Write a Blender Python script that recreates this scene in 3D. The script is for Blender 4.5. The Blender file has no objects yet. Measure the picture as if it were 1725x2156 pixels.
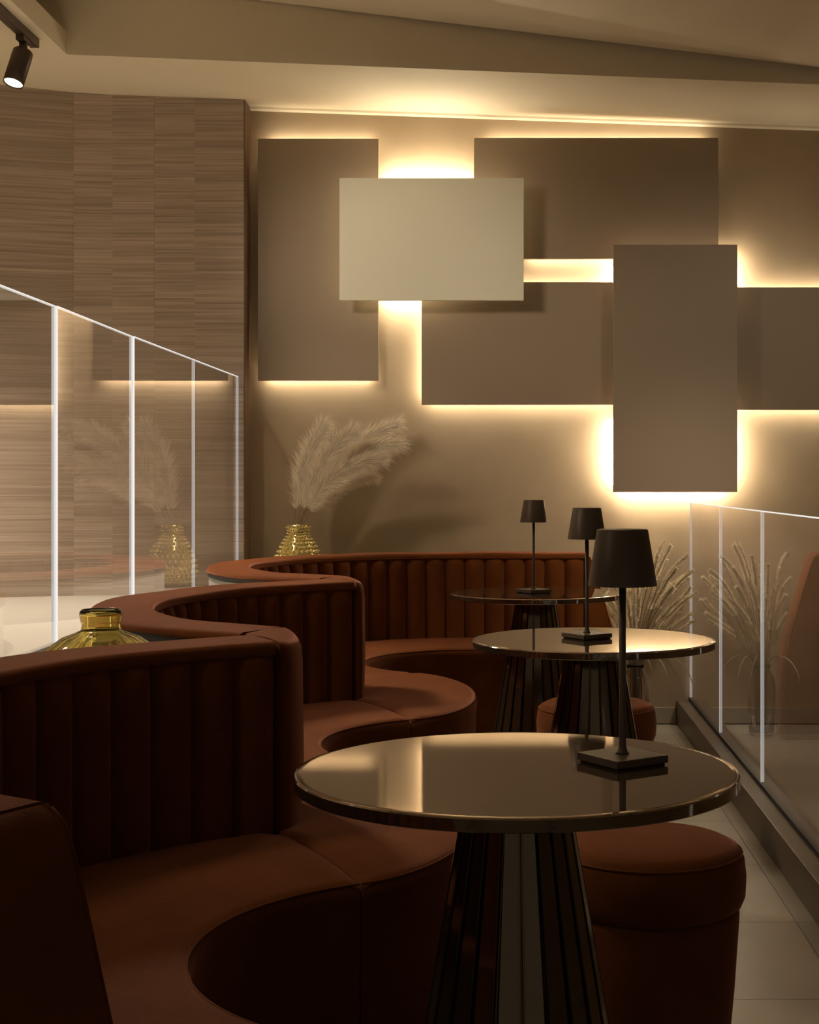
import bpy, bmesh, math, random
from mathutils import Vector, Matrix
random.seed(7)
sc = bpy.context.scene
COL = sc.collection

# ------------------------------------------------------------------ camera, world, exposure
F, VX, VY, EYE = 3150.0, 1070.0, 1012.0, 1.21      # focal length in px, vanishing point px, eye height
cam_d = bpy.data.cameras.new('camera'); cam = bpy.data.objects.new('camera', cam_d); COL.objects.link(cam)
cam.location = (0, 0, EYE); cam.rotation_euler = (math.pi/2, 0, 0)
cam_d.sensor_fit = 'HORIZONTAL'; cam_d.sensor_width = 36; cam_d.lens = 36*F/1725
cam_d.shift_x = -(VX-862.5)/1725; cam_d.shift_y = (VY-1078)/1725
cam_d.clip_start = 0.05
sc.camera = cam
w = bpy.data.worlds.new('world'); sc.world = w; w.use_nodes = True
w.node_tree.nodes['Background'].inputs[0].default_value = (1.0, 0.86, 0.68, 1)
w.node_tree.nodes['Background'].inputs[1].default_value = 0.075
sc.view_settings.view_transform = 'Standard'; sc.view_settings.look = 'None'
sc.view_settings.gamma = 1; sc.view_settings.use_curve_mapping = False
sc.view_settings.exposure = 0.12
LED = 26.0          # strength of the strips behind the wall panels
EDGE = 0.85         # strength of the lit glass edges
WARM = (1.0, 0.85, 0.61)

def P(px, py, d):   # a pixel at a known distance
    return Vector(((px-VX)/F*d, d, EYE-(py-VY)/F*d))

# ------------------------------------------------------------------ materials
def mat(name):
    m = bpy.data.materials.new(name); m.use_nodes = True
    nt = m.node_tree
    return m, nt, nt.nodes['Principled BSDF']
def simple(name, col, rough=0.5, metal=0.0, bump=0, bscale=60, var=0, vscale=4, sheen=0, sheencol=(1,1,1), spec=0.5, stretch=(1,1,1)):
    m, nt, b = mat(name)
    b.inputs['Base Color'].default_value = (*col, 1); b.inputs['Roughness'].default_value = rough
    b.inputs['Metallic'].default_value = metal; b.inputs['Specular IOR Level'].default_value = spec
    if sheen:
        b.inputs['Sheen Weight'].default_value = sheen; b.inputs['Sheen Roughness'].default_value = 0.4
        b.inputs['Sheen Tint'].default_value = (*sheencol, 1)
    N, L = nt.nodes, nt.links
    if bump or var:
        tc = N.new('ShaderNodeTexCoord'); mp = N.new('ShaderNodeMapping'); mp.inputs['Scale'].default_value = stretch
        L.new(tc.outputs['Object'], mp.inputs['Vector'])
    if bump:
        n = N.new('ShaderNodeTexNoise'); n.inputs['Scale'].default_value = bscale; n.inputs['Detail'].default_value = 5
        L.new(mp.outputs[0], n.inputs['Vector'])
        bp = N.new('ShaderNodeBump'); bp.inputs['Strength'].default_value = bump; bp.inputs['Distance'].default_value = 0.01
        L.new(n.outputs[0], bp.inputs['Height']); L.new(bp.outputs[0], b.inputs['Normal'])
    if var:
        n2 = N.new('ShaderNodeTexNoise'); n2.inputs['Scale'].default_value = vscale; n2.inputs['Detail'].default_value = 4
        L.new(mp.outputs[0], n2.inputs['Vector'])
        cr = N.new('ShaderNodeValToRGB')
        cr.color_ramp.elements[0].position = 0.3; cr.color_ramp.elements[1].position = 0.7
        cr.color_ramp.elements[0].color = (*[c*(1-var) for c in col], 1); cr.color_ramp.elements[1].color = (*[min(1, c*(1+var)) for c in col], 1)
        L.new(n2.outputs[0], cr.inputs[0]); L.new(cr.outputs[0], b.inputs['Base Color'])
    return m
def emit(name, col, s):
    m = bpy.data.materials.new(name); m.use_nodes = True; nt = m.node_tree; nt.nodes.clear()
    o = nt.nodes.new('ShaderNodeOutputMaterial'); e = nt.nodes.new('ShaderNodeEmission')
    e.inputs[0].default_value = (*col, 1); e.inputs[1].default_value = s
    nt.links.new(e.outputs[0], o.inputs[0]); return m
def pane_glass(name, tint, boost=1.0):          # clear sheet glass: Schlick reflection over straight transmission
    m = bpy.data.materials.new(name); m.use_nodes = True; nt = m.node_tree; N, L = nt.nodes, nt.links; N.clear()
    o = N.new('ShaderNodeOutputMaterial'); mix = N.new('ShaderNodeMixShader'); t = N.new('ShaderNodeBsdfTransparent'); g = N.new('ShaderNodeBsdfGlossy')
    t.inputs[0].default_value = (*tint, 1); g.inputs['Roughness'].default_value = 0.0; g.inputs[0].default_value = (0.97, 0.96, 1.0, 1)
    geo = N.new('ShaderNodeNewGeometry'); dot = N.new('ShaderNodeVectorMath'); dot.operation = 'DOT_PRODUCT'
    L.new(geo.outputs['Normal'], dot.inputs[0]); L.new(geo.outputs['Incoming'], dot.inputs[1])
    ab = N.new('ShaderNodeMath'); ab.operation = 'ABSOLUTE'; L.new(dot.outputs['Value'], ab.inputs[0])
    sb = N.new('ShaderNodeMath'); sb.operation = 'SUBTRACT'; sb.inputs[0].default_value = 1; L.new(ab.outputs[0], sb.inputs[1])
    pw = N.new('ShaderNodeMath'); pw.operation = 'POWER'; pw.inputs[1].default_value = 5; L.new(sb.outputs[0], pw.inputs[0])
    ma = N.new('ShaderNodeMath'); ma.operation = 'MULTIPLY_ADD'; ma.use_clamp = True
    ma.inputs[1].default_value = 0.96*boost; ma.inputs[2].default_value = 0.04; L.new(pw.outputs[0], ma.inputs[0])
    dbl = N.new('ShaderNodeMath'); dbl.operation = 'ADD'; L.new(ma.outputs[0], dbl.inputs[0]); L.new(ma.outputs[0], dbl.inputs[1])
    one = N.new('ShaderNodeMath'); one.operation = 'ADD'; one.inputs[1].default_value = 1; L.new(ma.outputs[0], one.inputs[0])
    dv = N.new('ShaderNodeMath'); dv.operation = 'DIVIDE'; L.new(dbl.outputs[0], dv.inputs[0]); L.new(one.outputs[0], dv.inputs[1])
    fr = N.new('ShaderNodeMath'); fr.operation = 'SUBTRACT'; fr.inputs[0].default_value = 1; L.new(geo.outputs['Backfacing'], fr.inputs[1])
    ff = N.new('ShaderNodeMath'); ff.operation = 'MULTIPLY'; L.new(dv.outputs[0], ff.inputs[0]); L.new(fr.outputs[0], ff.inputs[1])
    L.new(ff.outputs[0], mix.inputs[0]); L.new(t.outputs[0], mix.inputs[1]); L.new(g.outputs[0], mix.inputs[2]); L.new(mix.outputs[0], o.inputs[0])
    return m
def wood():
    m, nt, b = mat('straw_grain_veneer'); N, L = nt.nodes, nt.links
    tc = N.new('ShaderNodeTexCoord'); oi = N.new('ShaderNodeObjectInfo')
    def noise(sc3, scale, det, rnd):
        mp = N.new('ShaderNodeMapping'); mp.inputs['Scale'].default_value = sc3; L.new(tc.outputs['Object'], mp.inputs['Vector'])
        if rnd:
            cb = N.new('ShaderNodeCombineXYZ'); mu = N.new('ShaderNodeMath'); mu.operation = 'MULTIPLY'; mu.inputs[1].default_value = 9
            L.new(oi.outputs['Random'], mu.inputs[0]); L.new(mu.outputs[0], cb.inputs[0]); L.new(cb.outputs[0], mp.inputs['Location'])
        n = N.new('ShaderNodeTexNoise'); n.inputs['Scale'].default_value = scale; n.inputs['Detail'].default_value = det
        L.new(mp.outputs[0], n.inputs['Vector']); return n
    a = noise((1.6, 1.6, 150), 1.0, 5, True); c = noise((0.25, 0.25, 14), 1.0, 3, True)
    ra = N.new('ShaderNodeValToRGB'); e = ra.color_ramp.elements
    e[0].position = 0.30; e[0].color = (0.35, 0.265, 0.205, 1); e[1].position = 0.72; e[1].color = (0.60, 0.49, 0.40, 1)
    k = e.new(0.5); k.color = (0.47, 0.372, 0.298, 1)
    L.new(a.outputs[0], ra.inputs[0])
    rc = N.new('ShaderNodeValToRGB'); rc.color_ramp.elements[0].color = (0.80, 0.785, 0.77, 1); rc.color_ramp.elements[1].color = (1.0, 1.0, 1.0, 1)
    rc.color_ramp.elements[0].position = 0.35; rc.color_ramp.elements[1].position = 0.6
    L.new(c.outputs[0], rc.inputs[0])
    mx = N.new('ShaderNodeMix'); mx.data_type = 'RGBA'; mx.blend_type = 'MULTIPLY'; mx.inputs[0].default_value = 0.9
    L.new(ra.outputs[0], mx.inputs[6]); L.new(rc.outputs[0], mx.inputs[7])
    hs = N.new('ShaderNodeHueSaturation'); mr = N.new('ShaderNodeMapRange'); mr.inputs[3].default_value = 0.93; mr.inputs[4].default_value = 1.07
    L.new(oi.outputs['Random'], mr.inputs[0]); L.new(mr.outputs[0], hs.inputs['Value']); L.new(mx.outputs[2], hs.inputs['Color'])
    L.new(hs.outputs[0], b.inputs['Base Color']); b.inputs['Roughness'].default_value = 0.55
    bp = N.new('ShaderNodeBump'); bp.inputs['Strength'].default_value = 0.15; bp.inputs['Distance'].default_value = 0.004
    L.new(a.outputs[0], bp.inputs['Height']); L.new(bp.outputs[0], b.inputs['Normal'])
    return m
def tinted_glass(name, col, rough=0.0, ior=1.45):
    m, nt, b = mat(name)
    b.inputs['Base Color'].default_value = (*col, 1); b.inputs['Roughness'].default_value = rough
    b.inputs['Transmission Weight'].default_value = 1; b.inputs['IOR'].default_value = ior
    return m
M = {}
M['plaster'] = simple('warm_plaster', (0.40, 0.305, 0.20), 0.75, bump=0.25, bscale=9, var=0.09, vscale=2.2)
M['ceiling'] = simple('cream_ceiling_paint', (0.76, 0.66, 0.49), 0.8, bump=0.03, bscale=40)
M['panel'] = simple('taupe_panel', (0.30, 0.228, 0.160), 0.55, bump=0.02, bscale=90)
M['white_panel'] = simple('ivory_panel', (0.80, 0.785, 0.64), 0.5, bump=0.02, bscale=90)
M['wood'] = wood()
M['dark_wood'] = simple('brown_edge', (0.17, 0.10, 0.055), 0.45, var=0.1, vscale=8)
M['tile'] = simple('beige_floor_tile', (0.38, 0.335, 0.265), 0.3, var=0.05, vscale=3, bump=0.01)
M['grout'] = simple('grout', (0.30, 0.27, 0.22), 0.8)
M['platform'] = simple('pale_platform_floor', (0.66, 0.64, 0.58), 0.4, var=0.03)
M['curb'] = simple('brown_curb', (0.14, 0.105, 0.075), 0.4, var=0.06, vscale=5)
M['skirting'] = simple('grey_beige_skirting', (0.36, 0.31, 0.24), 0.4)
M['velvet'] = simple('rust_velvet', (0.165, 0.050, 0.010), 0.85, bump=0.12, bscale=140, var=0.14, vscale=7, sheen=0.45, sheencol=(1.0, 0.43, 0.32), spec=0.1)
M['grey_cloth'] = simple('pale_grey_lining', (0.50, 0.49, 0.45), 0.8, bump=0.05, bscale=200)
M['dark_strip'] = simple('dark_grey_strip', (0.06, 0.06, 0.062), 0.7)
M['lamp'] = simple('brown_black_metal', (0.16, 0.125, 0.10), 0.42, metal=0.35, bump=0.01, bscale=300)
M['track'] = simple('dark_bronze_metal', (0.085, 0.06, 0.042), 0.4, metal=0.4)
M['groove'] = simple('track_conductor', (0.30, 0.24, 0.2), 0.3, metal=0.8)
M['tabletop'] = simple('bronze_lacquer_top', (0.27, 0.20, 0.13), 0.035, metal=0.75, bump=0.003, bscale=300)
M['rim'] = simple('polished_rim', (0.42, 0.33, 0.24), 0.07, metal=0.9, bump=0.025, bscale=60)
M['tbase'] = simple('smoked_bronze_gloss', (0.23, 0.17, 0.11), 0.09, metal=0.85, bump=0.03, bscale=22, stretch=(1, 1, 0.12))
M['black'] = simple('matte_black', (0.02, 0.017, 0.014), 0.6)
M['led'] = emit('led_strip', WARM, LED)
M['led_front'] = emit('led_strip_bright', WARM, LED*6.5)
M['led_tall'] = emit('led_strip_medium', WARM, LED*4)
M['led_dim'] = emit('led_strip_dim', WARM, LED*0.12)
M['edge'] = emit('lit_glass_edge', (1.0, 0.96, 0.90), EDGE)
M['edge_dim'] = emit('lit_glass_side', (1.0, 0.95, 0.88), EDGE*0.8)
M['lens'] = emit('spot_lens', (1.0, 0.88, 0.74), 6.0)
M['pane'] = pane_glass('clear_sheet_glass', (0.95, 0.95, 0.965))
M['gasket'] = simple('black_gasket', (0.02, 0.02, 0.022), 0.5)
M['channel'] = simple('brushed_channel', (0.3, 0.3, 0.3), 0.35, metal=0.9)
M['amber'] = tinted_glass('olive_amber_glass', (0.96, 0.87, 0.42))
M['amber_gloss'] = simple('gilded_olive_glass', (0.86, 0.74, 0.34), 0.16, metal=0.75)
M['clear'] = tinted_glass('clear_vase_glass', (0.93, 0.86, 0.80))
M['plume'] = simple('pampas_fibre', (0.90, 0.80, 0.64), 0.8, var=0.08, vscale=30)
M['grass'] = simple('dried_grass_head', (0.90, 0.79, 0.62), 0.85, var=0.15, vscale=40)
M['stalk'] = simple('dry_stalk', (0.28, 0.21, 0.13), 0.8)
M['leaf'] = simple('dry_leaf', (0.30, 0.25, 0.15), 0.7)

# ------------------------------------------------------------------ object helpers
def mesh_obj(name, verts, faces, m, parent=None, smooth=False):
    me = bpy.data.meshes.new(name); me.from_pydata([tuple(v) for v in verts], [], faces); me.update()
    bm = bmesh.new(); bm.from_mesh(me); bmesh.ops.recalc_face_normals(bm, faces=bm.faces); bm.to_mesh(me); bm.free()
    if smooth:
        for p in me.polygons: p.use_smooth = True
    me.materials.append(M[m] if isinstance(m, str) else m)
    o = bpy.data.objects.new(name, me); COL.objects.link(o)
    if parent: o.parent = parent
    return o
def bm_obj(name, bm, m, parent=None, smooth=False):
    me = bpy.data.meshes.new(name); bmesh.ops.recalc_face_normals(bm, faces=bm.faces); bm.to_mesh(me); bm.free()
    if smooth:
        for p in me.polygons: p.use_smooth = True
    me.materials.append(M[m])
    o = bpy.data.objects.new(name, me); COL.objects.link(o)
    if parent: o.parent = parent
    return o
def box(name, x0, x1, y0, y1, z0, z1, m, parent=None, bev=0.0):
    bm = bmesh.new(); bmesh.ops.create_cube(bm, size=1)
    for v in bm.verts:
        v.co = Vector((x0 if v.co.x < 0 else x1, y0 if v.co.y < 0 else y1, z0 if v.co.z < 0 else z1))
    if bev: bmesh.ops.bevel(bm, geom=bm.edges[:], offset=bev, segments=2, profile=0.7, affect='EDGES')
    return bm_obj(name, bm, m, parent)
def lathe(name, prof, m, parent=None, n=48, mod=None, caps=False, smooth=True):
    V, Fc = [], []
    for k, (r, z) in enumerate(prof):
        for i in range(n):
            a = 2*math.pi*i/n; rr = r*(mod(a, k/(len(prof)-1)) if mod else 1)
            V.append((rr*math.cos(a), rr*math.sin(a), z))
    for k in range(len(prof)-1):
        for i in range(n):
            j = (i+1) % n; Fc.append((k*n+i, k*n+j, (k+1)*n+j, (k+1)*n+i))
    if caps:
        Fc.append(tuple(range(n))[::-1]); Fc.append(tuple((len(prof)-1)*n+i for i in range(n)))
    return mesh_obj(name, V, Fc, m, parent, smooth)
def tag(o, label, cat, group=None, kind=None):
    o['label'] = label; o['category'] = cat
    if group: o['group'] = group
    if kind: o['kind'] = kind
    return o
def thing(name, label, cat, loc=(0, 0, 0), rz=0, group=None):
    o = bpy.data.objects.new(name, None); COL.objects.link(o); o.location = loc; o.rotation_euler = (0, 0, rz)
    o.empty_display_size = 0.1
    return tag(o, label, cat, group)
def copy_tree(o, parent=None):
    c = o.copy(); COL.objects.link(c); c.parent = parent
    for ch in list(o.children): copy_tree(ch, c)
    return c
def tube(pts, rads, n=6, cap=True):
    V, Fc = [], []
    for i, p in enumerate(pts):
        p = Vector(p)
        t = (Vector(pts[min(i+1, len(pts)-1)])-Vector(pts[max(i-1, 0)])).normalized()
        u = t.cross(Vector((0.13, 0.97, 0.2))).normalized(); v = t.cross(u)
        for k in range(n):
            a = 2*math.pi*k/n; V.append(p+(u*math.cos(a)+v*math.sin(a))*rads[i])
    for i in range(len(pts)-1):
        for k in range(n):
            j = (k+1) % n; Fc.append((i*n+k, i*n+j, (i+1)*n+j, (i+1)*n+k))
    if cap: Fc += [tuple(range(n)), tuple((len(pts)-1)*n+k for k in range(n))]
    return V, Fc

# ------------------------------------------------------------------ room shell
WB = 7.47
def soffit_z(x): return 3.025-0.035*x
def upper_z(x): return 3.204-0.119*min(x, 2.0)
o = box('wall_back', -1.31, 4.2, WB, WB+0.15, -0.15, 3.6, 'plaster'); tag(o, 'warm taupe plaster wall behind the lit panels', 'wall', kind='structure')
def prism(name, outline, y0, y1, m, parent=None):      # outline in x,z extruded along y
    n = len(outline); V = [(x, y0, z) for x, z in outline]+[(x, y1, z) for x, z in outline]
    Fc = [tuple(range(n)), tuple(range(2*n-1, n-1, -1))]+[(i, (i+1) % n, n+(i+1) % n, n+i) for i in range(n)]
    return mesh_obj(name, V, Fc, m, parent)
# dropped soffit along the back wall, with its fascia rising to the upper ceiling
xa, xb = -4.2, 4.2
V = []
for x in (xa, -1.95, 2.0, xb):
    y0 = 6.61+0.018*(x+1.95)
    V += [(x, y0, soffit_z(x)), (x, WB+0.15, soffit_z(x)), (x, y0, upper_z(x)+0.12), (x, WB+0.15, upper_z(x)+0.12)]
Fc = []
for i in range(3):
    a, b = 4*i, 4*(i+1)
    Fc += [(a, a+1, b+1, b), (a, b, b+2, a+2), (a+2, b+2, b+3, a+3), (a+1, a+3, b+3, b+1)]
Fc += [(0, 2, 3, 1), (12, 13, 15, 14)]
o = mesh_obj('ceiling', V, Fc, 'ceiling'); tag(o, 'cream dropped ceiling band along the back wall', 'ceiling', kind='structure')
o = prism('ceiling', [(xa, upper_z(xa)), (2.0, upper_z(2.0)), (xb, upper_z(xb)), (xb, upper_z(xb)+0.1), (2.0, upper_z(2.0)+0.1), (xa, upper_z(xa)+0.1)], -2.5, 6.62, 'ceiling')
tag(o, 'cream sloping upper ceiling at the top right', 'ceiling', kind='structure')
o = prism('ceiling', [(xa, soffit_z(xa)), (-1.95, soffit_z(-1.95)), (-1.95, soffit_z(-1.95)+0.10), (xa, soffit_z(xa)+0.10)], -2.5, 6.61, 'ceiling')
tag(o, 'cream dropped ceiling strip carrying the spotlight track', 'ceiling', kind='structure')
# slim cornice
V = []
for x in (-1.285, 4.2):
    z = soffit_z(x); V += [(x, WB-0.035, z), (x, WB, z), (x, WB, z-0.014), (x, WB-0.03, z-0.010)]
o = mesh_obj('trim_1', V, [(0, 1, 2, 3), (4, 7, 6, 5), (0, 4, 5, 1), (1, 5, 6, 2), (2, 6, 7, 3), (3, 7, 4, 0)], 'ceiling'); tag(o, 'slim cream cornice where the back wall meets the ceiling', 'trim', kind='structure')

# veneer wall at the left: boards side by side, bending towards the viewer at the left
wl = thing('wall_left', 'brown veneer wall with fine horizontal grain left of the lit panels', 'wall', (0, 0, 0)); wl['kind'] = 'structure'
seams = [(-1.29, 7.30), (P(410, 0, 7.30).x, 7.30), (P(325, 0, 7.30).x, 7.30), (P(237, 0, 7.30).x, 7.30), (P(155, 0, 7.28).x, 7.28), (-2.52, 7.15), (-3.1, 6.93), (-4.15, 6.5)]
for i in range(len(seams)-1):
    (xr, yr), (xl, yl) = seams[i], seams[i+1]
    g = 0.0001; off = 0.001*(i % 2)
    V = []
    for x, y in ((xl+g, yl+off), (xr-g, yr+off)):
        for z in (0.64, soffit_z(x)-0.001): V += [(x, y, z), (x, y+0.03, z)]
    mesh_obj('panel', V, [(0, 2, 6, 4), (1, 5, 7, 3), (0, 1, 3, 2), (4, 6, 7, 5), (2, 3, 7, 6), (0, 4, 5, 1)], 'wood', wl)
box('edge_post', -1.31, -1.285, 7.301, WB, 0.0, soffit_z(-1.28)-0.001, 'dark_wood', wl)
box('backing', -4.15, -1.32, 7.335, 7.46, 0.0, 3.08, 'dark_wood', wl)

# floors
fl = box('floor', -1.34, 4.2, -2.5, WB, -0.12, -0.006, 'grout'); tag(fl, 'beige tiled floor under the tables and stools', 'floor', kind='structure')
TS = 0.61; tme = None
for i in range(-3, 7):
    for j in range(-2, 7):
        yc = 3.49+TS*(i+0.5); xc = -1.33+TS*(j+0.5)+0.9
        if yc-TS/2 < 0.3 or yc+TS/2 > WB+0.2: continue
        x0, x1 = max(xc-TS/2+0.001, -1.33), min(xc+TS/2-0.001, 4.1); y0, y1 = yc-TS/2+0.001, min(yc+TS/2-0.001, WB-0.002)
        if x1-x0 < 0.05: continue
        box('tile', x0, x1, y0, y1, -0.006, 0.0, 'tile', fl)
o = box('floor', -4.2, -1.37, -2.5, 7.33, 0.0, 0.65, 'platform'); tag(o, 'pale raised platform floor beyond the left glass', 'floor', kind='structure')
o = box('baseboard_back', -1.28, 0.835, WB-0.014, WB, 0.0, 0.078, 'skirting'); tag(o, 'grey beige skirting along the back wall', 'baseboard', kind='structure')
o = box('baseboard_back', 1.0, 4.2, WB-0.014, WB, 0.0, 0.078, 'skirting'); tag(o, 'grey beige skirting beyond the right glass', 'baseboard', kind='structure')
o = box('trim_2', 0.842, 0.985, -1.0, WB-0.001, 0.0, 0.115, 'curb', bev=0.004); tag(o, 'low brown curb carrying the right glass balustrade', 'curb', kind='structure')
o = box('trim_3', -1.37, -1.28, -1.0, 7.29, 0.0, 0.722, 'platform'); tag(o, 'pale curb under the left glass screen', 'curb', kind='structure')
o = box('wall_right', 4.2, 4.35, -2.5, WB, -0.15, 3.6, 'plaster'); tag(o, 'taupe side wall far right outside the picture', 'wall', kind='structure')
o = box('wall_left', -4.35, -4.2, -2.5, WB, -0.15, 3.9, 'plaster'); tag(o, 'taupe side wall far left outside the picture', 'wall', kind='structure')

# ------------------------------------------------------------------ lit wall panels
def wall_panel(l, t, r, b, d, m, label, leds, th=0.03, name='wall_panel'):
    a, c = P(l, t, d), P(r, b, d)
    x0, x1, z0, z1 = a.x, c.x, c.z, a.z
    root = thing(name, label, 'panel', ((x0+x1)/2, WB, z0), group='backlit wall panels')
    X0, X1, Z1 = x0-(x0+x1)/2, x1-(x0+x1)/2, z1-z0; Yf = d-WB
    box('board', X0, X1, Yf, Yf+th, 0, Z1, m, root, bev=0.0015)
    gap = -(Yf+th)
    for s in (0.3, 0.7):
        box('mounting_batten', X0+(X1-X0)*s-0.03, X0+(X1-X0)*s+0.03, Yf+th, -0.0005, Z1*0.3, Z1*0.7, 'black', root)
    ins, wd, ht = 0.014, 0.010, min(0.012, gap*0.4)
    y0 = Yf+th; y1 = y0+ht; lm = 'led'; it = ib = il = ins
    if gap > 0.1:                       # boards standing proud: their strips run on a frame close to the wall
        y0, y1, lm = -0.062, -0.052, ('led_front' if z0 > 1.5 else 'led_tall'); it, ib, il = -0.012, (0.045 if z0 > 1.5 else 0.010), 0.006
        box('led_frame', X0+0.05, X1-0.05, -0.051, -0.0005, Z1-it-0.030, Z1-it-0.012, 'black', root)
        box('led_frame', X0+0.05, X1-0.05, -0.051, -0.0005, ib+0.012, ib+0.030, 'black', root)
    for e, f0, f1 in leds:
        W, H = X1-X0, Z1
        if e == 't': box('led_strip', X0+W*f0, X0+W*f1, y0, y1, Z1-it-wd, Z1-it, lm, root)
        if e == 'b': box('led_strip', X0+W*f0, X0+W*f1, y0, y1, ib, ib+wd, lm, root)
        if e == 'l': box('led_strip', X0+il, X0+il+wd, y0, y1, H*f0, H*f1, lm, root)
        if e == 'r': box('led_strip', X1-il-wd, X1-il, y0, y1, H*f0, H*f1, lm, root)
        if e == 'T': box('led_strip', X0+W*f0, X0+W*f1, Yf+th, Yf+th+0.01, Z1-ins-wd, Z1-ins, 'led_dim', root)
wall_panel(543, 292, 797, 801, 7.40, 'panel', 'upright taupe panel nearest the veneer wall, left of the ivory panel', [('t', .08, .95), ('b', .06, .94)])
wall_panel(998, 290, 1513, 545, 7.40, 'panel', 'wide taupe panel at the upper right with light along its top edge', [('t', .05, .95), ('b', .22, .6)])
wall_panel(888, 594, 1400, 852, 7.395, 'panel', 'wide taupe panel below the ivory panel, above the far banquette', [('t', .05, .9), ('b', .03, .8), ('l', .05, .8)])
wall_panel(1452, 605, 1964, 863, 7.395, 'panel', 'taupe panel cut by the right edge of the picture', [('t', .05, .95), ('b', .05, .95)])
wall_panel(715, 375, 1103, 632, 7.26, 'white_panel', 'ivory panel standing proud of the taupe panels around it', [('t', .22, .72), ('b', .22, .45), ('T', .05, .95)])
wall_panel(1292, 515, 1553, 1036, 7.26, 'panel', 'tall upright taupe panel in front, above the right glass balustrade', [('T', .05, .95), ('b', .06, .94), ('l', .03, .30), ('r', .03, .30), ('r', .83, .98), ('l', .86, .93)])

# ------------------------------------------------------------------ spotlights on the track
tr = thing('light_track', 'dark spotlight track on the ceiling at the top left', 'track', (-2.02, 6.38, soffit_z(-2.02)-0.001))
box('rail', -0.018, 0.018, -7.5, 0, -0.037, 0, 'track', tr)
for s in (-0.008, 0.004): box('conductor', s, s+0.004, -7.49, -0.01, -0.0385, -0.037, 'groove', tr)
box('end_cap', -0.019, 0.019, 0, 0.004, -0.038, 0, 'track', tr)
TX = [-2.02]
def spot(y, aim, energy, size, label, blend=0.6, col=(1.0, 0.83, 0.62), soft=0.20):
    zt = (soffit_z(-2.02) if TX[0] < 0 else upper_z(1.75))-0.0395
    root = thing('spotlight', label, 'spotlight', (TX[0], y, zt), group='spotlights on the track')
    box('adapter', -0.017, 0.017, -0.045, 0.045, -0.022, 0, 'track', root, bev=0.003)
    ax = Vector(aim).normalized(); q = ax.to_track_quat('-Z', 'Y')
    yk = lathe('pivot', [(0.0, -0.02), (0.016, -0.022), (0.018, -0.05), (0.015, -0.062), (0.0, -0.064)], 'track', root, 20)
    c = Vector((0, 0, -0.062))
    body = lathe('body', [(0.0, 0.012), (0.036, 0.010), (0.041, 0.004), (0.042, -0.01), (0.042, -0.148), (0.039, -0.148), (0.036, -0.12), (0.0, -0.12)], 'track', root, 40)
    body.location = c+ax*0.005; body.rotation_mode = 'QUATERNION'; body.rotation_quaternion = q
    ln = lathe('lens', [(0.0, -0.138), (0.02, -0.139), (0.0375, -0.142), (0.0375, -0.137), (0.0, -0.134)], 'lens', body, 32)
    ld = bpy.data.lights.new('lamp_beam', 'SPOT'); ld.energy = energy; ld.color = col; ld.spot_size = math.radians(size); ld.spot_blend = blend; ld.shadow_soft_size = soft
    lo = bpy.data.objects.new('lamp_beam', ld); COL.objects.link(lo); lo.parent = body; lo.location = (0, 0, -0.155)
    return root
spot(6.23, (-0.16, -0.30, -0.90), 310, 120, 'dark cylinder spotlight with a glowing lens at the top left')
def aimed(y, tgt): return Vector(tgt)-Vector((-2.02, y, soffit_z(-2.02)-0.1))
spot(4.7, aimed(4.7, (-0.45, 7.3, 2.12)), 120, 36, 'dark cylinder spotlight on the track, outside the picture, turned to the ivory panel', 0.9)
spot(5.5, aimed(5.5, (-0.80, 7.2, 1.22)), 42, 34, 'dark cylinder spotlight on the track, outside the picture, turned to the pampas grass', 0.8, soft=0.06)
spot(4.2, aimed(4.2, (0.80, 7.3, 1.45)), 55, 38, 'dark cylinder spotlight on the track, outside the picture, turned to the tall panel', 0.9)
spot(3.3, aimed(3.3, (-1.0, 3.6, 0.8)), 45, 70, 'dark cylinder spotlight on the track, outside the picture, over the middle banquette', 0.8)
spot(1.7, aimed(1.7, (-0.8, 2.4, 0.5)), 12, 60, 'dark cylinder spotlight on the track, outside the picture, over the near banquette', 0.8)

TX[0] = 1.75  # unseen track and spots added to brighten the side beyond the right glass
tr = thing('light_track', 'added dark spotlight track beyond the right glass, outside the picture, holding fill lights', 'track', (1.75, 5.9, upper_z(1.75)-0.001))
box('rail', -0.018, 0.018, -4.0, 0, -0.037, 0, 'track', tr)
for y, wh, am, en in ((5.6, 'nearest the back wall', (-1.1, 1.55, -2.3), 95), (4.0, 'in the middle of its track', (-0.45, 3.3, -1.25), 60), (2.4, 'nearest the viewer', (-0.10, 2.9, -2.9), 110)):
    spot(y, am, en, 44, 'added fill spotlight beyond the right glass, outside the picture, '+wh, 0.9)  # added fill for the grasses, the right wall panels and the floor beyond

# ------------------------------------------------------------------ glass screens
def glass_panel(x, y0, y1, z0, z1, label, group, far_edge=True, near_edge=True, yaw=0.0, th=0.012):
    root = thing('glass_panel', label, 'glass panel', (x, (y0+y1)/2, z0), yaw, group)
    a, b = -(y1-y0)/2, (y1-y0)/2; h = th/2; H = z1-z0; g = 0.003
    box('pane', -h, h, a+g, b-g, 0, H-0.0035, 'pane', root)
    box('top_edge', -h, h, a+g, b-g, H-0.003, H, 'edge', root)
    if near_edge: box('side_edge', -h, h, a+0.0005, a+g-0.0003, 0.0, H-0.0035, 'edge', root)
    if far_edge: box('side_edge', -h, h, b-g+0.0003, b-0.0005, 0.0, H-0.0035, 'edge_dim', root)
    box('gasket', -h-0.006, h+0.006, a, b, 0, 0.016, 'gasket' if x > 0 else 'channel', root)
    return root
LX = -1.32
ly = [2.45, 3.42, 4.345, 5.26, 6.27, 7.287]
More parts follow.
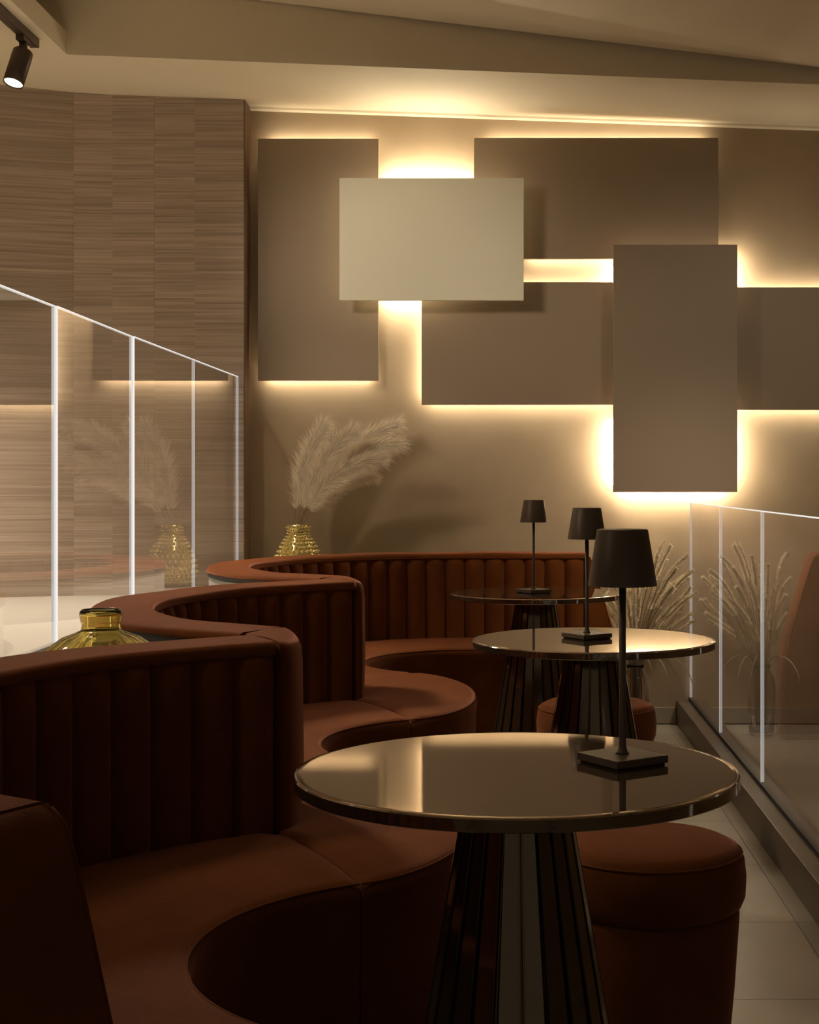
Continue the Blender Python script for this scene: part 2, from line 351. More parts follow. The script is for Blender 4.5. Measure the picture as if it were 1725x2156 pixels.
lab = ['left glass screen panel nearest the viewer, mostly outside the picture', 'left glass screen panel at the left picture edge, joint beside the amber vase',
       'left glass screen panel, second from the picture edge, showing a reflected plume', 'left glass screen panel, third from the picture edge, reflecting the beaded vase', 'left glass screen panel meeting the veneer wall']
yaws = [0, 0, 0.012, 0.0, 0]
for i in range(5):
    glass_panel(LX, ly[i], ly[i+1], 0.722, 1.718, lab[i], 'left glass screen panels', yaw=yaws[i])
RX = 0.912
ry = [2.2, 3.25, 4.30, 5.36, 6.41, 7.455]
lab = ['right glass balustrade panel nearest the viewer, outside the picture', 'right glass balustrade panel near the viewer, outside the picture', 'right glass balustrade panel cut by the picture edge, reflecting the far banquette',
       'right glass balustrade panel between the two bright joints', 'right glass balustrade panel meeting the back wall beside the dried grasses']
for i in range(5):
    glass_panel(RX, ry[i], ry[i+1], 0.115, 1.102, lab[i], 'right glass balustrade panels')

# ------------------------------------------------------------------ banquettes
ZT, ZS = 0.872, 0.480
RB, RF, TH, A = 0.90, 0.42, 0.14, math.radians(62)
CC = [Vector((-0.07, 2.36)), Vector((-0.10, 4.24)), Vector((-0.16, 6.10))]
def arc(C, a0, a1, n):
    out = []
    for i in range(n+1):
        a = a0+(a1-a0)*i/n; u = Vector((-math.cos(a), math.sin(a)))
        out.append((C+u*RB, C+u*RF))
    return out
def sweep(name, path, prof, m, parent, smooth=True, org=Vector((0, 0)), caps=True):
    """prof(i) -> list of (n, z): n metres from the back face towards the seat front"""
    V, Fc = [], []; K = None
    for i, (B, Fr) in enumerate(path):
        u = (Fr-B).normalized(); pr = prof(i) if callable(prof) else prof; K = len(pr)
        for n, z in pr:
            p = B+u*n-org; V.append((p.x, p.y, z))
    for i in range(len(path)-1):
        for k in range(K):
            j = (k+1) % K; Fc.append((i*K+k, i*K+j, (i+1)*K+j, (i+1)*K+k))
    if caps: Fc += [tuple(range(K)), tuple((len(path)-1)*K+k for k in range(K))]
    o = mesh_obj(name, V, Fc, m, parent, smooth)
    if smooth:
        try:
            o.data.set_sharp_from_angle(angle=math.radians(50))
        except Exception: pass
    return o
def rounded(n0, n1, z0, z1, r, k=4, sides=('t0', 't1')):
    pts = [(n0, z0)]
    if 't0' in sides: pts += [(n0+r-r*math.cos(a), z1-r+r*math.sin(a)) for a in [math.pi/2*i/k for i in range(k+1)]]
    else: pts += [(n0, z1)]
    if 't1' in sides: pts += [(n1-r+r*math.sin(a), z1-r+r*math.cos(a)) for a in [math.pi/2*i/k for i in range(k+1)]]
    else: pts += [(n1, z1)]
    pts += [(n1, z0)]
    return pts
def resample(path, m):
    L = [0]
    for i in range(1, len(path)): L.append(L[-1]+(path[i][0]-path[i-1][0]).length)
    out = []
    for k in range(m+1):
        s = L[-1]*k/m; i = 0
        while i < len(L)-2 and L[i+1] < s: i += 1
        t = (s-L[i])/max(1e-9, L[i+1]-L[i])
        out.append((path[i][0].lerp(path[i+1][0], t), path[i][1].lerp(path[i+1][1], t)))
    return out, L[-1]
def back_parts(root, path, org, width=0.094, k=None):
    fine = path
    sweep('back_core', fine, [(-TH+0.012, 0.02), (-TH+0.012, ZT-0.028), (0.0, ZT-0.028), (0.0, 0.02)], 'dark_strip', root, False, org)
    sweep('outer_lining', fine, [(-TH, 0.0), (-TH, ZT-0.038), (-TH+0.0115, ZT-0.038), (-TH+0.0115, 0.0)], 'grey_cloth', root, False, org)
    sweep('dark_band', fine, [(-TH-0.005, ZT-0.036), (-TH-0.005, ZT-0.020), (-TH+0.012, ZT-0.020), (-TH+0.012, ZT-0.036)], 'dark_strip', root, False, org)
    rr = 0.017
    def rim(i):
        w_ = 0.0010*math.sin(i*0.55)+0.0008*math.sin(i*0.31+1)
        return [(-TH-0.008, ZT-0.020)]+rounded(-TH-0.010, 0.022, ZT-0.018, ZT+w_, rr, 5)[1:-1]+[(0.023, ZT-0.024), (0.014, ZT-0.029), (0.0, ZT-0.028)]
    sweep('top_rim', fine, rim, 'velvet', root, True, org)
    _, L = resample(path, 4)
    nch = k or max(1, round(L/width)); US, = (8,)
    fp, _ = resample(path, nch*US)
    zs = [ZS-0.02, ZS+0.02, ZS+0.07, ZS+0.15, ZS+0.23, ZT-0.09, ZT-0.052, ZT-0.034, ZT-0.024]
    zf = [1.0, 1, 1, 1, 1, 1.0, 0.92, 0.7, 0.35]
    for c in range(nch):
        V, Fc = [], []; dv = random.uniform(-0.002, 0.003)
        for iu in range(US+1):
            B, Fr = fp[c*US+iu]; u = (Fr-B).normalized(); t = 2*iu/US-1
            bul = (0.026+dv)*(1-abs(t)**2.6)
            for z, f in zip(zs, zf):
                q = B+u*(0.003+bul*f)-org; V.append((q.x, q.y, z))
        n = len(zs)
        for iu in range(US):
            for kz in range(n-1): Fc.append((iu*n+kz, (iu+1)*n+kz, (iu+1)*n+kz+1, iu*n+kz+1))
        mesh_obj('channel', V, Fc, 'velvet', root, True)
def seat_part(root, path, org):
    V, Fc = [], []
    for i, (B, Fr) in enumerate(path):
        u = (Fr-B).normalized(); D = (Fr-B).length; r = 0.03
        sag = 0.0
        pr = [(-0.005, 0.02), (-0.005, ZS-0.012), (0.03, ZS-0.002)]
        pr += [(D*t, ZS+0.010*math.sin(math.pi*t)) for t in (0.2, 0.4, 0.6, 0.8)]
        pr += [(D-r+r*math.sin(a), ZS-r+r*math.cos(a)) for a in [math.pi/2*k/5 for k in range(6)]]
        pr += [(D-0.004, ZS-0.06), (D-0.006, ZS-0.2), (D-0.004, 0.02)]
        K = len(pr)
        e = 0.008 if i in (0, len(path)-1) else 0.0
        for n, z in pr:
            q = B+u*n-org; V.append((q.x, q.y, z-(e if z > ZS-0.05 else 0)))
    for i in range(len(path)-1):
        for k in range(K):
            j = (k+1) % K; Fc.append((i*K+k, i*K+j, (i+1)*K+j, (i+1)*K+k))
    Fc += [tuple(range(K)), tuple((len(path)-1)*K+k for k in range(K))]
    o = mesh_obj('seat', V, Fc, 'velvet', root, True)
    o.data.set_sharp_from_angle(angle=math.radians(60))
    # stitched welt along the front edge
    pts = []
    for B, Fr in path:
        u = (Fr-B).normalized(); q = Fr-u*0.0085-org; pts.append((q.x, q.y, ZS-0.0085))
    V, Fc = tube(pts, [0.0028]*len(pts), 6)
    mesh_obj('welt', V, Fc, 'velvet', o, True)
    return o
def end_panel(root, B, Fr, tang, org, mirror=1):
    u = (Fr-B).normalized(); V = []
    rows = [(0.0, 0.17), (0.30, 0.17), (ZS, 0.145), (ZS+0.15, 0.10), (ZT-0.10, 0.055), (ZT-0.05, 0.040), (ZT-0.015, 0.024), (ZT-0.002, 0.004)]
    ns = [-TH-0.006, -TH+0.012, -0.05, 0.004, 0.020]
    K = len(ns)
    for z, t in rows:
        for k, n in enumerate(ns):
            q0 = B+u*n-org; tt = t*(0.93 if k in (0, K-1) else 1.0)
            q = q0+tang*tt; V.append((q.x, q.y, z-(0.008 if k in (0, K-1) and z > ZT-0.06 else 0)))
    R = len(rows); nb = len(V)
    for z, t in rows:
        for n in ns:
            q = B+u*n-org+tang*0.001; V.append((q.x, q.y, z-(0.0005)))
    Fc = []
    for b0 in (0, nb):
        for r in range(R-1):
            for k in range(K-1): Fc.append((b0+r*K+k, b0+r*K+k+1, b0+(r+1)*K+k+1, b0+(r+1)*K+k))
    for r in range(R-1):
        for k in (0, K-1): Fc.append((r*K+k, (r+1)*K+k, nb+(r+1)*K+k, nb+r*K+k))
    for k in range(K-1):
        for r in (0, R-1): Fc.append((r*K+k, r*K+k+1, nb+r*K+k+1, nb+r*K+k))
    o = mesh_obj('end_panel', V, Fc, 'velvet', root, True)
    o.data.set_sharp_from_angle(angle=math.radians(45))
    pts = []
    for z, t in rows[2:]:
        q = B+u*0.019-org+tang*(t*0.93); pts.append((q.x, q.y, z-(0.006 if z > ZT-0.06 else 0)))
    V, Fc = tube(pts, [0.003]*len(pts), 6); mesh_obj('welt', V, Fc, 'velvet', o, True)
labs = ['rust velvet curved banquette nearest the viewer, around the nearest table', 'rust velvet curved banquette around the middle table', 'rust velvet curved banquette against the back wall, around the farthest table']
GA = math.radians(0.25)
for k in range(3):
    C = CC[k]
    path = arc(C, -A+GA, A-GA if k < 2 else math.pi/2, 48 if k < 2 else 58)
    if k == 2:
        for i in range(1, 13):
            x = 0.52*i/12; path.append((C+Vector((x, RB)), C+Vector((x*1.0, RF))))
    root = thing('curved_banquette', labs[k], 'banquette', (C.x-0.7, C.y, 0), group='rust velvet banquettes')
    org = Vector((C.x-0.7, C.y))
    back_parts(root, path, org); seat_part(root, path, org)
    if k == 0: end_panel(root, path[0][0], path[0][1], Vector((0.88, -0.47)).normalized(), org)
    if k == 2: end_panel(root, path[-1][0], path[-1][1], Vector((1, 0)), org)
labs = ['rounded rust velvet seat module between the near and middle banquettes', 'rounded rust velvet seat module between the middle and far banquettes']
for k in range(2):
    a = arc(CC[k], A+GA, A+GA+0.001, 1)[0]; b = arc(CC[k+1], -A-GA, -A-GA-0.001, 1)[0]
    ta = Vector((math.sin(A), math.cos(A))); tb = Vector((math.sin(A), -math.cos(A)))
    mid = (a[0]+b[0])/2; path = []
    N_ = 24
    for i in range(N_+1):
        t = i/N_
        def cub(p0, p1, L): 
            c0, c1 = p0+ta*L, p1+tb*L
            return p0*(1-t)**3+c0*3*t*(1-t)**2+c1*3*t*t*(1-t)+p1*t**3
        path.append((cub(a[0], b[0], 0.04), cub(a[1], b[1], 0.33)))
    org = Vector((mid.x-0.02, mid.y))
    root = thing('banquette_corner', labs[k], 'banquette', (org.x, org.y, 0), group='rust velvet corner modules')
    # the back end: a rounded post following the tip
    DR = TH+0.006
    ra = path[0][0]-(path[0][1]-path[0][0]).normalized()*DR; rb = path[-1][0]-(path[-1][1]-path[-1][0]).normalized()*DR
    V, Fc, K = [], [], None
    for i, (B, Fr) in enumerate(path):
        t = i/N_; u = (Fr-B).normalized(); R_ = ra.lerp(rb, t); w_ = R_-B; D = w_.length; w_ = w_.normalized()
        r = 0.018+0.022*math.sin(math.pi*t)**0.7; n1 = 0.022; n2 = 0.004+0.020*min(1, 3*math.sin(math.pi*t))
        pr = [(-D, 0.02), (-D, ZT-0.012), (-D+0.012, ZT-0.001), (-0.6*D, ZT+0.001), (-0.35*D, ZT+0.002)]
        pr += [(n1-r+r*math.sin(a_), ZT-r+r*math.cos(a_)) for a_ in [math.pi/2*k_/6 for k_ in range(7)]]
        pr += [(n1, ZT-0.026-r+0.018), (n2, ZT-0.032-r+0.018), (n2+0.003, ZS+0.12), (n2-0.002, ZS), (n2-0.004, 0.02)]
        K = len(pr)
        for n, z in pr:
            q = (B+u*n if n >= 0 else B-w_*n)-org; V.append((q.x, q.y, z))
    for i in range(N_):
        for k_ in range(K):
            j = (k_+1) % K; Fc.append((i*K+k_, i*K+j, (i+1)*K+j, (i+1)*K+k_))
    Fc += [tuple(range(K)), tuple(N_*K+k_ for k_ in range(K))]
    mesh_obj('back_end', V, Fc, 'velvet', root, True).data.set_sharp_from_angle(angle=math.radians(50))
    seat_part(root, path, org)

# ledge filling the pockets between the banquettes and the left glass
V, Fc = [], []; rows = []
yy = [1.0+0.05*i for i in range(126)]
for y in yy:
    xb_ = -0.68
    for C in CC:
        dy = y-C.y
        if abs(dy) < 1.07: xb_ = min(xb_, C.x-math.sqrt(1.07**2-dy*dy))
    if y > CC[2].y: xb_ = min(xb_, -0.68)
    rows.append(xb_)
for y, x in zip(yy, rows): V += [(-1.279, y, 0.0), (-1.279, y, 0.70), (max(x, -1.275), y, 0.70), (max(x, -1.275), y, 0.0)]
for i in range(len(yy)-1):
    a, b = 4*i, 4*i+4
    for k in range(4): Fc.append((a+k, a+(k+1) % 4, b+(k+1) % 4, b+k))
Fc += [(0, 1, 2, 3), tuple(len(V)-4+k for k in range(4))]
o = mesh_obj('ledge', V, Fc, 'platform'); tag(o, 'pale ledge behind the banquettes carrying the vases', 'ledge', kind='structure')

# ------------------------------------------------------------------ tables, lamps, stools
def make_table(label):
    root = thing('round_table', label, 'table', group='round bronze tables')
    R = 0.35; zt = 0.752
    lathe('tabletop', [(0.0, zt-0.019), (R-0.004, zt-0.019), (R-0.004, zt-0.0005), (R-0.009, zt), (0.0, zt)], 'tabletop', root, 128, smooth=False)
    lathe('rim', [(R-0.0035, zt-0.021), (R+0.0005, zt-0.021), (R+0.002, zt-0.0195), (R+0.002, zt-0.003), (R, zt-0.0008), (R-0.0035, zt-0.0002), (R-0.0035, zt-0.021)], 'rim', root, 128).data.set_sharp_from_angle(angle=math.radians(30))
    lathe('top_plate', [(0.0, zt-0.034), (0.078, zt-0.034), (0.078, zt-0.0195), (0.0, zt-0.0195)], 'black', root, 48, smooth=False)
    core = lathe('core', [(0.0, 0.012), (0.165, 0.012), (0.062, zt-0.035), (0.0, zt-0.035)], 'tbase', root, 48, smooth=False)
    # upright slats set round the cone
    n = 22; me = None
    for i in range(n):
        a = 2*math.pi*i/n
        if me is None:
            bm = bmesh.new(); r0, r1, wb, wt = 0.205, 0.083, 0.0235, 0.0095
            pts = []
            for z, r, hw in ((0.004, r0, wb), (zt-0.036, r1, wt)):
                pts += [bm.verts.new((r-0.035 if z < 0.1 else r-0.02, -hw*0.75, z)), bm.verts.new((r, -hw, z)), bm.verts.new((r, hw, z)), bm.verts.new((r-0.035 if z < 0.1 else r-0.02, hw*0.75, z))]
            for k in range(4): bm.faces.new((pts[k], pts[(k+1) % 4], pts[4+(k+1) % 4], pts[4+k]))
            bm.faces.new(pts[:4]); bm.faces.new(pts[4:])
            bmesh.ops.bevel(bm, geom=[e for e in bm.edges if abs(e.verts[0].co.z-e.verts[1].co.z) > 0.5], offset=0.0018, segments=2, affect='EDGES')
            s = bm_obj('slat', bm, 'tbase', root); me = s.data
        else:
            s = bpy.data.objects.new('slat', me); COL.objects.link(s); s.parent = root
        s.rotation_euler = (0, 0, a)
    lathe('foot_plate', [(0.0, 0.0), (0.215, 0.0), (0.215, 0.004), (0.0, 0.004)], 'tbase', root, 64, smooth=False)
    return root
T = [(0.0136, 2.38), (0.247, 4.33), (0.113, 6.12)]
tl = ['round glossy bronze table nearest the viewer', 'round glossy bronze table in the middle, behind the nearest one', 'round glossy bronze table farthest away, by the fluted far banquette']
t0 = make_table(tl[0])
for i, (x, y) in enumerate(T):
    t = t0 if i == 0 else copy_tree(t0)
    t.location = (x, y, 0); t.rotation_euler = (0, 0, [0.05, 0.13, 0.2][i]); t['label'] = tl[i]
def make_lamp(label):
    root = thing('table_lamp', label, 'lamp', group='cordless table lamps')
    s = 0.0525
    box('base', -s, s, -s, s, 0.0035, 0.0155, 'lamp', root, bev=0.0012)
    box('base_foot', -s+0.004, s-0.004, -s+0.004, s-0.004, 0.0, 0.0035, 'black', root)
    lathe('stem', [(0.0, 0.0155), (0.0115, 0.0155), (0.0085, 0.019), (0.0062, 0.027), (0.0056, 0.04), (0.0056, 0.300), (0.0, 0.300)], 'lamp', root, 24)
    sh = lathe('shade', [(0.0562, 0.288), (0.0415, 0.3775), (0.0400, 0.379), (0.0, 0.379), (0.0, 0.3765), (0.0395, 0.3755), (0.0545, 0.288), (0.0562, 0.288)], 'lamp', root, 64)
    sh.data.set_sharp_from_angle(angle=math.radians(40))
    lathe('diffuser', [(0.0, 0.294), (0.0525, 0.294), (0.0525, 0.297), (0.0, 0.297)], 'black', root, 32, smooth=False)
    return root
LP = [(1311, 2.425, 0.60), (1236, 4.35, 0.62), (1124, 6.11, 0.62)]
ll = ['dark metal table lamp with cone shade on the nearest table', 'dark metal table lamp on the middle table, partly hidden by the nearest lamp', 'dark metal table lamp with cone shade on the farthest table']
l0 = make_lamp(ll[0])
for i, (px, d, a) in enumerate(LP):
    l = l0 if i == 0 else copy_tree(l0)
    l.location = ((px-VX)/F*d, d, 0.7522); l.rotation_euler = (0, 0, a); l['label'] = ll[i]
def make_stool(label):
    root = thing('round_stool', label, 'stool', group='round velvet stools')
    lathe('body', [(0.0, 0.0), (0.158, 0.0), (0.163, 0.01), (0.178, 0.17), (0.188, 0.32), (0.186, 0.335), (0.0, 0.335)], 'velvet', root, 64)
    c = lathe('seat_cushion', [(0.0, 0.333), (0.178, 0.333), (0.192, 0.341), (0.200, 0.36), (0.202, 0.40), (0.198, 0.435), (0.186, 0.457), (0.165, 0.467), (0.10, 0.474), (0.0, 0.476)], 'velvet', root, 64)
    V, Fc = tube([(0.193*math.cos(a), 0.193*math.sin(a), 0.447) for a in [2*math.pi*i/48 for i in range(49)]], [0.0028]*49, 6)
    mesh_obj('welt', V, Fc, 'velvet', c, True)
    return root
sl = ['round rust velvet stool behind the nearest table', 'round rust velvet stool behind the middle table base']
s0 = make_stool(sl[0]); s0.location = (0.290, 3.10, 0)
s1 = copy_tree(s0); s1.location = (0.297, 5.03, 0); s1.rotation_euler = (0, 0, 0.5); s1['label'] = sl[1]

# ------------------------------------------------------------------ vases
v = thing('amber_vase', 'ribbed olive amber glass vase behind the near banquette', 'vase', (P(213, 0, 3.32).x, 3.32, 0.70)); v.scale = (1, 1, 1.035)
ribs = lambda a, t: 1+0.035*math.cos(20*a)*max(0.0, 1-abs(t-0.42)*2.1) if t < 0.9 else 1
prof = [(0.0, 0.002), (0.05, 0.001), (0.085, 0.008), (0.125, 0.04), (0.140, 0.075), (0.136, 0.105), (0.115, 0.135), (0.083, 0.157), (0.055, 0.168), (0.044, 0.173), (0.042, 0.183), (0.0445, 0.192), (0.0475, 0.204), (0.046, 0.213), (0.042, 0.217)]
lathe('vase_wall', prof+[(0.039, 0.2165), (0.0425, 0.204), (0.0395, 0.19), (0.038, 0.178), (0.05, 0.163), (0.080, 0.151), (0.111, 0.13), (0.131, 0.103), (0.134, 0.075), (0.120, 0.043), (0.08, 0.014), (0.0, 0.01)], 'amber', v, 120, mod=lambda a, t: 1+0.03*math.cos(20*a)*(1 if 0.08 < t < 0.30 or 0.74 < t < 0.93 else 0))
vz = 0.70; vx, vy = P(628, 0, 7.2).x, 7.2
v = thing('beaded_vase', 'gold olive vase covered in studs holding pampas grass', 'vase', (vx, vy, vz))
bp_ = [(0.0, 0.0), (0.055, 0.0), (0.095, 0.03), (0.112, 0.075), (0.108, 0.12), (0.098, 0.155), (0.080, 0.195), (0.063, 0.228), (0.050, 0.250), (0.046, 0.262), (0.050, 0.278), (0.058, 0.297)]
lathe('vase_wall', bp_+[(0.055, 0.297), (0.046, 0.276), (0.042, 0.262), (0.046, 0.25), (0.07, 0.21), (0.095, 0.14), (0.09, 0.04), (0.0, 0.02)], 'amber_gloss', v, 64)
V, Fc = [], []
def prof_at(z):
    for (r0, z0), (r1, z1) in zip(bp_, bp_[1:]):
        if z1 > z0 and z0 <= z <= z1: return r0+(r1-r0)*(z-z0)/(z1-z0)
    return 0.05
zz = 0.03; row = 0
while zz < 0.296:
    r = prof_at(zz); n = 26; s = 0.0050+0.0065*min(1, max(0, (r-0.045)/0.065))
    for i in range(n):
        a = 2*math.pi*(i+0.5*(row % 2))/n; c = Vector((math.cos(a)*r, math.sin(a)*r, zz)); u = Vector((math.cos(a), math.sin(a), 0.15)).normalized()
        tn = Vector((-math.sin(a), math.cos(a), 0)); up = u.cross(tn); b0 = len(V)
        for ring, (rad, h) in enumerate(((1.0, -0.1), (0.85, 0.55), (0.42, 1.0))):
            for k in range(6):
                b = 2*math.pi*k/6; V.append(c+tn*math.cos(b)*s*rad+up*math.sin(b)*s*rad+u*s*1.5*h)
        for ring in range(2):
            for k in range(6):
                j = (k+1) % 6; Fc.append((b0+ring*6+k, b0+ring*6+j, b0+ring*6+6+j, b0+ring*6+6+k))
        Fc.append(tuple(b0+12+k for k in range(6)))
    zz += max(0.0145, s*2.15); row += 1
st = mesh_obj('studs', V, Fc, 'amber_gloss', v, True); st['kind'] = 'stuff'
# pampas stems
def bez(p0, p1, p2, p3, t): return p0*(1-t)**3+p1*3*t*(1-t)**2+p2*3*t*t*(1-t)+p3*t**3
PSLOT = {'n': 0}
def pampas(pts, label, wl=0.15, ns=3200, start=0.16):
    ps = [P(px, py, d) for px, py, d in pts]
    k_ = PSLOT['n']; PSLOT['n'] += 1
    lay = (3, 1, 5, 2, 0, 4, 6)[k_]                       # 0 in front, 6 nearest the wall
    dt_ = 6.97+0.068*lay
    ps = [P(px, py, 7.2+(dt_-7.2)*f_) for (px, py, d), f_ in zip(pts, (0.1, 0.55, 0.9, 1.0))]
    sx = (-0.020, -0.012, 0.006, 0.014, 0.004, 0.018, -0.004)[k_]; sy = (lay-3)*0.0085
    foot = Vector((vx+sx, vy+sy, vz+0.03)); ps[0] = Vector((vx+sx*1.1, vy+sy*1.1, vz+0.30))
    ctrl = [ps[0], ps[1], ps[2], ps[3]]
    root = thing('pampas_stem', label, 'pampas grass', foot, group='pampas stems in the beaded vase')
    line = [foot, ps[0]]+[bez(*ctrl, t/14) for t in range(1, 15)]
    V, Fc = tube([p-foot for p in line], [0.0022-0.0013*i/len(line) for i in range(len(line))], 5); mesh_obj('stalk', V, Fc, 'stalk', root, True)
    V, Fc = [], []
    for _ in range(ns):
        t = start+(1-start)*random.random()**0.9
        p = bez(*ctrl, t); tg = (bez(*ctrl, min(1, t+0.02))-bez(*ctrl, t-0.02)).normalized()
        a = random.uniform(0, 2*math.pi); u = tg.cross(Vector((0, 1, 0.1))).normalized(); w_ = tg.cross(u)
        out = u*math.cos(a)+w_*math.sin(a)*0.17
        ln = wl*random.uniform(0.45, 1.0)*(1.05-0.45*t)*min(1, 0.45+2.2*(t-start))
        ang = random.uniform(0.15, 0.95)
        d1 = (tg*math.cos(ang)+out*math.sin(ang)).normalized()
        droop = Vector((0.25, 0.0, -1.0))*random.uniform(0.1, 0.55)
        side = d1.cross(Vector((random.uniform(-1, 1), 1, random.uniform(-1, 1)))).normalized()
        wd = random.uniform(0.0007, 0.0016); b0 = len(V); K = 4; pp = p.copy(); dd = d1.copy()
        for k in range(K+1):
            f = wd*(1-k/(K+0.3)); V.append(pp-foot+side*f); V.append(pp-foot-side*f)
            dd = (dd+droop*(0.22)).normalized(); pp = pp+dd*ln/K
        for k in range(K): Fc.append((b0+2*k, b0+2*k+1, b0+2*k+3, b0+2*k+2))
    pl = mesh_obj('plume', V, Fc, 'plume', root); pl['kind'] = 'stuff'
pampas([(634, 1102, 7.20), (628, 1040, 7.18), (640, 960, 7.16), (680, 902, 7.14)], 'pampas stem standing most upright at the left of the vase')
pampas([(637, 1104, 7.20), (650, 1030, 7.20), (690, 945, 7.22), (738, 912, 7.24)], 'pampas stem second from the left, leaning slightly right')
pampas([(641, 1104, 7.22), (665, 1010, 7.22), (720, 930, 7.22), (835, 892, 7.22)], 'pampas stem reaching highest to the right')
pampas([(641, 1104, 7.18), (670, 1010, 7.15), (735, 935, 7.12), (838, 935, 7.10)], 'pampas stem arching right with its tip below the highest one')
pampas([(642, 1105, 7.16), (670, 1030, 7.12), (715, 975, 7.08), (800, 965, 7.05)], 'pampas stem in front, arching over at half height')
pampas([(643, 1105, 7.19), (672, 1050, 7.16), (715, 1000, 7.14), (785, 1005, 7.12)], 'lowest pampas stem, bending out to the right', 0.11, 3000)
pampas([(640, 1104, 7.24), (655, 1040, 7.26), (680, 985, 7.28), (745, 955, 7.30)], 'pampas stem at the back of the bunch', 0.11, 2600)

# floor vase with dried grasses in the right corner
gx, gy = P(1338, 0, 7.12).x, 7.12
v = thing('fluted_vase', 'fluted clear glass floor vase holding dried grasses', 'vase', (gx, gy, 0.0))
gp = [(0.0, 0.004), (0.05, 0.002), (0.058, 0.012), (0.064, 0.12), (0.066, 0.22), (0.060, 0.27), (0.045, 0.30), (0.040, 0.315), (0.045, 0.335)]
lathe('vase_wall', gp+[(0.041, 0.335), (0.037, 0.315), (0.042, 0.298), (0.056, 0.268), (0.061, 0.22), (0.059, 0.12), (0.053, 0.02), (0.0, 0.014)], 'clear', v, 96, mod=lambda a, t: 1+0.02*math.cos(24*a)*(1 if 0.1 < t < 0.32 or 0.68 < t < 0.9 else 0))
import numpy as np
PLACED = []                                    # (points, radii) of every stem and leaf already set
def penalty(pts, rad):
    A_ = np.array([tuple(p) for p in pts]); ra_ = np.array(rad); s_ = 0.0
    for B_, rb_ in PLACED:
        d_ = np.linalg.norm(A_[:, None]-B_[None], axis=2)-(ra_[:, None]+rb_[None])
        s_ += float(np.clip(-d_, 0, None).sum())
    return s_
def course(slot, tip, bend, t0_, rr):
    mouth = Vector((gx+slot[0], gy+slot[1], 0.337))
    c1 = mouth+Vector((slot[0]*2.2+(tip.x-gx)*0.10, slot[1]*2.2+(tip.y-gy)*0.10, (tip.z-0.335)*0.45)); c2 = tip-bend
    fn = lambda t: bez(mouth, c1, c2, tip, t)
    ts = [i/60 for i in range(61)]
    return fn, [fn(t) for t in ts], [0.0030 if t < t0_ else rr*0.3+0.0165 for t in ts]
def grass(px, py, slot, label):
    best = None
    for tr_ in range(260):
        d = gy+(random.uniform(-0.24, 0.22) if px > 1305 else random.uniform(0.10, 0.22))
        jt = 0 if tr_ < 8 else 7 if tr_ < 90 else 26
        tip = P(max(1258, px+random.uniform(-jt, jt)), py+random.uniform(-jt, jt), d); tip.x = min(tip.x, 0.875)
        bend = Vector(((tip.x-gx)*random.uniform(0.3, 0.6), random.uniform(-.03, .03), random.uniform(0.04, 0.16)))
        t0_ = random.uniform(0.52, 0.66); rr = 0.0125*random.uniform(0.8, 1.1)
        fn, pts_, rad_ = course(slot, tip, bend, t0_, rr); c_ = penalty(pts_, rad_)
        if best is None or c_ < best[0]: best = (c_, fn, pts_, rad_, t0_, rr)
        if c_ == 0: break
    c_, fn, pts_, rad_, t0_, rr = best
    if c_ > 0: return                                   # no room left for this one in the bunch
    PLACED.append((np.array([tuple(p) for p in pts_]), np.array(rad_)))
    foot = Vector((gx+slot[0], gy+slot[1], 0.02))
    root = thing('dried_grass_stem', label, 'dried grass', foot, group='dried grasses in the fluted vase')
    line = [foot]+[fn(t/12) for t in range(13)]
    V, Fc = tube([p-foot for p in line], [0.0018]*len(line), 5); mesh_obj('stalk', V, Fc, 'stalk', root, True)
    pts = [fn(t0_+(1-t0_)*k/10)-foot for k in range(11)]
    V, Fc = tube(pts, [0.45*rr*(0.35+0.65*math.sin(math.pi*min(1, 0.12+0.72*k/10))) for k in range(11)], 5)
    for _ in range(1100):
        t = t0_+(1-t0_)*random.random(); p = fn(t)-foot; tg = (fn(min(1, t+.02))-fn(t-.02)).normalized()
        a = random.uniform(0, 6.283); u = tg.cross(Vector((0.1, 1, 0))).normalized(); w_ = tg.cross(u); out = u*math.cos(a)+w_*math.sin(a)
        L = random.uniform(0.007, 0.017); d1 = (out+tg*random.uniform(0.2, 1.0)).normalized(); sd = d1.cross(tg).normalized()*random.uniform(0.0010, 0.0024)
        b0 = len(V); q = p+out*rr*0.3; V += [q+sd, q-sd, q+d1*L]; Fc.append((b0, b0+1, b0+2))
    h = mesh_obj('seed_head', V, Fc, 'grass', root, True); h['kind'] = 'stuff'
GL = 'dried foxtail grass stem in the fluted floor vase by the right glass'
tips = [(1414, 1148), (1448, 1170), (1462, 1200), (1398, 1140), (1468, 1215), (1455, 1235), (1440, 1212), (1425, 1195), (1405, 1178), (1465, 1262), (1472, 1245), (1446, 1262), (1420, 1230), (1385, 1170), (1432, 1285), (1372, 1190), (1350, 1180), (1325, 1190), (1300, 1200),
        (1268, 1166), (1262, 1215), (1280, 1235), (1275, 1262), (1300, 1275), (1335, 1272), (1318, 1240), (1460, 1290), (1340, 1225), (1390, 1225), (1310, 1300), (1270, 1290)]+[(random.randint(1265, 1468), random.randint(1205, 1320)) for _ in range(7)]
slots = [(0.0265*math.sqrt((k+0.5)/len(tips))*math.cos(k*2.399963), 0.0265*math.sqrt((k+0.5)/len(tips))*math.sin(k*2.399963)) for k in range(len(tips))]
for px, py in sorted(tips, key=lambda q: -abs(q[0]-1338)):            # widest leaning first, each to the slot furthest that way
    sl_ = max(slots, key=lambda q: q[0]*(1 if px > 1338 else -1)); slots.remove(sl_)
    grass(px, py, sl_, GL)
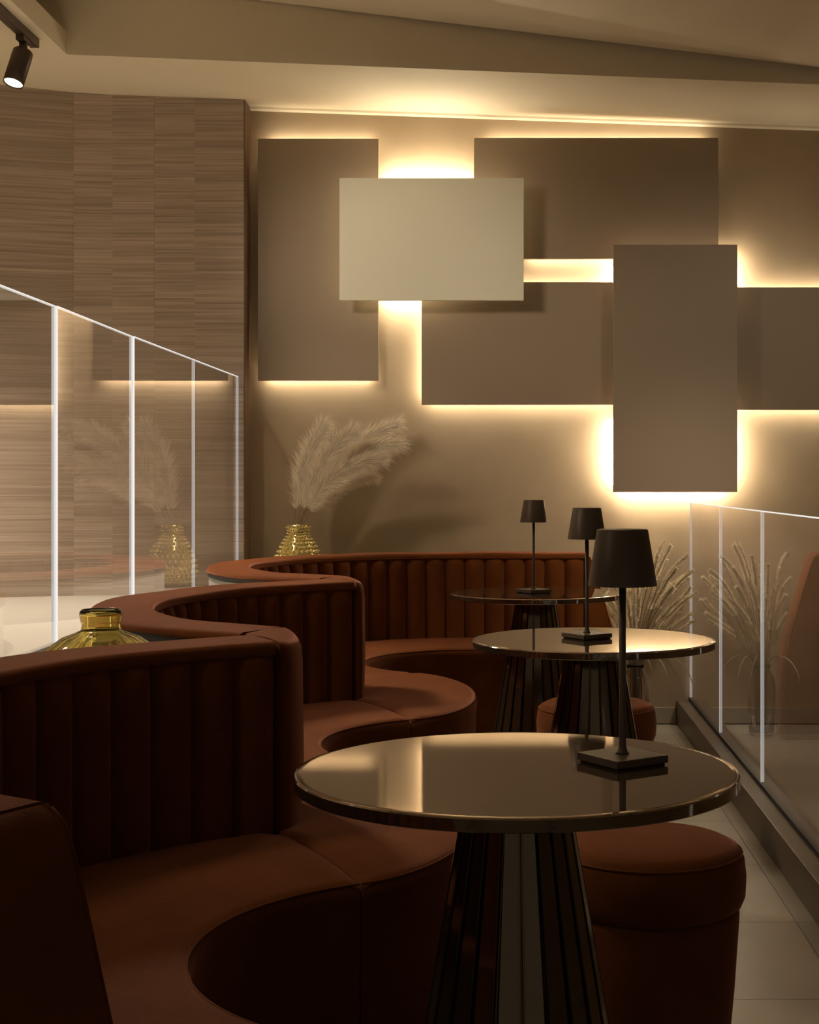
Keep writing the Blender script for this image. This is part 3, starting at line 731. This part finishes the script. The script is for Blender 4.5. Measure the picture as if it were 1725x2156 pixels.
def blade(tip, top, slot, label):
    n = 14; best = None
    m0 = Vector((gx+slot[0], gy+slot[1], 0.337)); foot = Vector((gx+slot[0], gy+slot[1], 0.05))
    for tr_ in range(80):
        j_ = Vector((random.uniform(-.03, .03), random.uniform(-.12, .06), random.uniform(-.02, .03)))*(tr_ > 0)
        tp_, ti_ = top+j_, tip+j_; tp_.x = min(tp_.x, 0.87); ti_.x = min(ti_.x, 0.87)
        c1 = m0+Vector((slot[0]*1.5, slot[1]*1.5, 0.09))
        pts = [bez(m0, c1, tp_, ti_, k/n) for k in range(n+1)]
        dense = [bez(m0, c1, tp_, ti_, k/60) for k in range(61)]; c_ = penalty(dense, [0.0055]*61)
        if best is None or c_ < best[0]: best = (c_, pts, dense)
        if c_ == 0: break
    PLACED.append((np.array([tuple(p) for p in best[2]]), np.array([0.0055]*61)))
    root = thing('dry_leaf_blade', label, 'leaf', foot, group='drooping dry leaves in the fluted vase')
    V, Fc = [], []; pts = [foot]+best[1]
    for k, p in enumerate(pts):
        wd = 0.0035*math.sin(math.pi*min(0.97, 0.15+0.85*k/len(pts)))+0.0006
        q = p-foot; V += [q+Vector((wd, 0.2*wd, 0)), q+Vector((0, -wd*0.5, 0.0018)), q+Vector((-wd, 0, 0))]
    for k in range(len(pts)-1):
        for j in range(2): a = 3*k+j; Fc.append((a, a+1, a+4, a+3))
    mesh_obj('blade', V, Fc, 'leaf', root, True)
BL = 'thin dry leaf drooping from the fluted floor vase'
for k, ((tx, ty), (ux, uy), d) in enumerate([((1395, 1470), (1392, 1372), 7.05), ((1426, 1445), (1420, 1375), 7.1), ((1456, 1440), (1445, 1368), 7.0), ((1378, 1440), (1370, 1378), 6.98), ((1300, 1420), (1305, 1372), 6.88), ((1408, 1420), (1405, 1360), 7.16), ((1440, 1470), (1440, 1380), 7.2)]):
    a_, b_ = P(tx, ty, d), P(ux, uy, d); an = math.radians((-25, 5, -50, -75, -140, 35, 65)[k])
    blade(a_, b_, (0.0315*math.cos(an), 0.0315*math.sin(an)), BL)
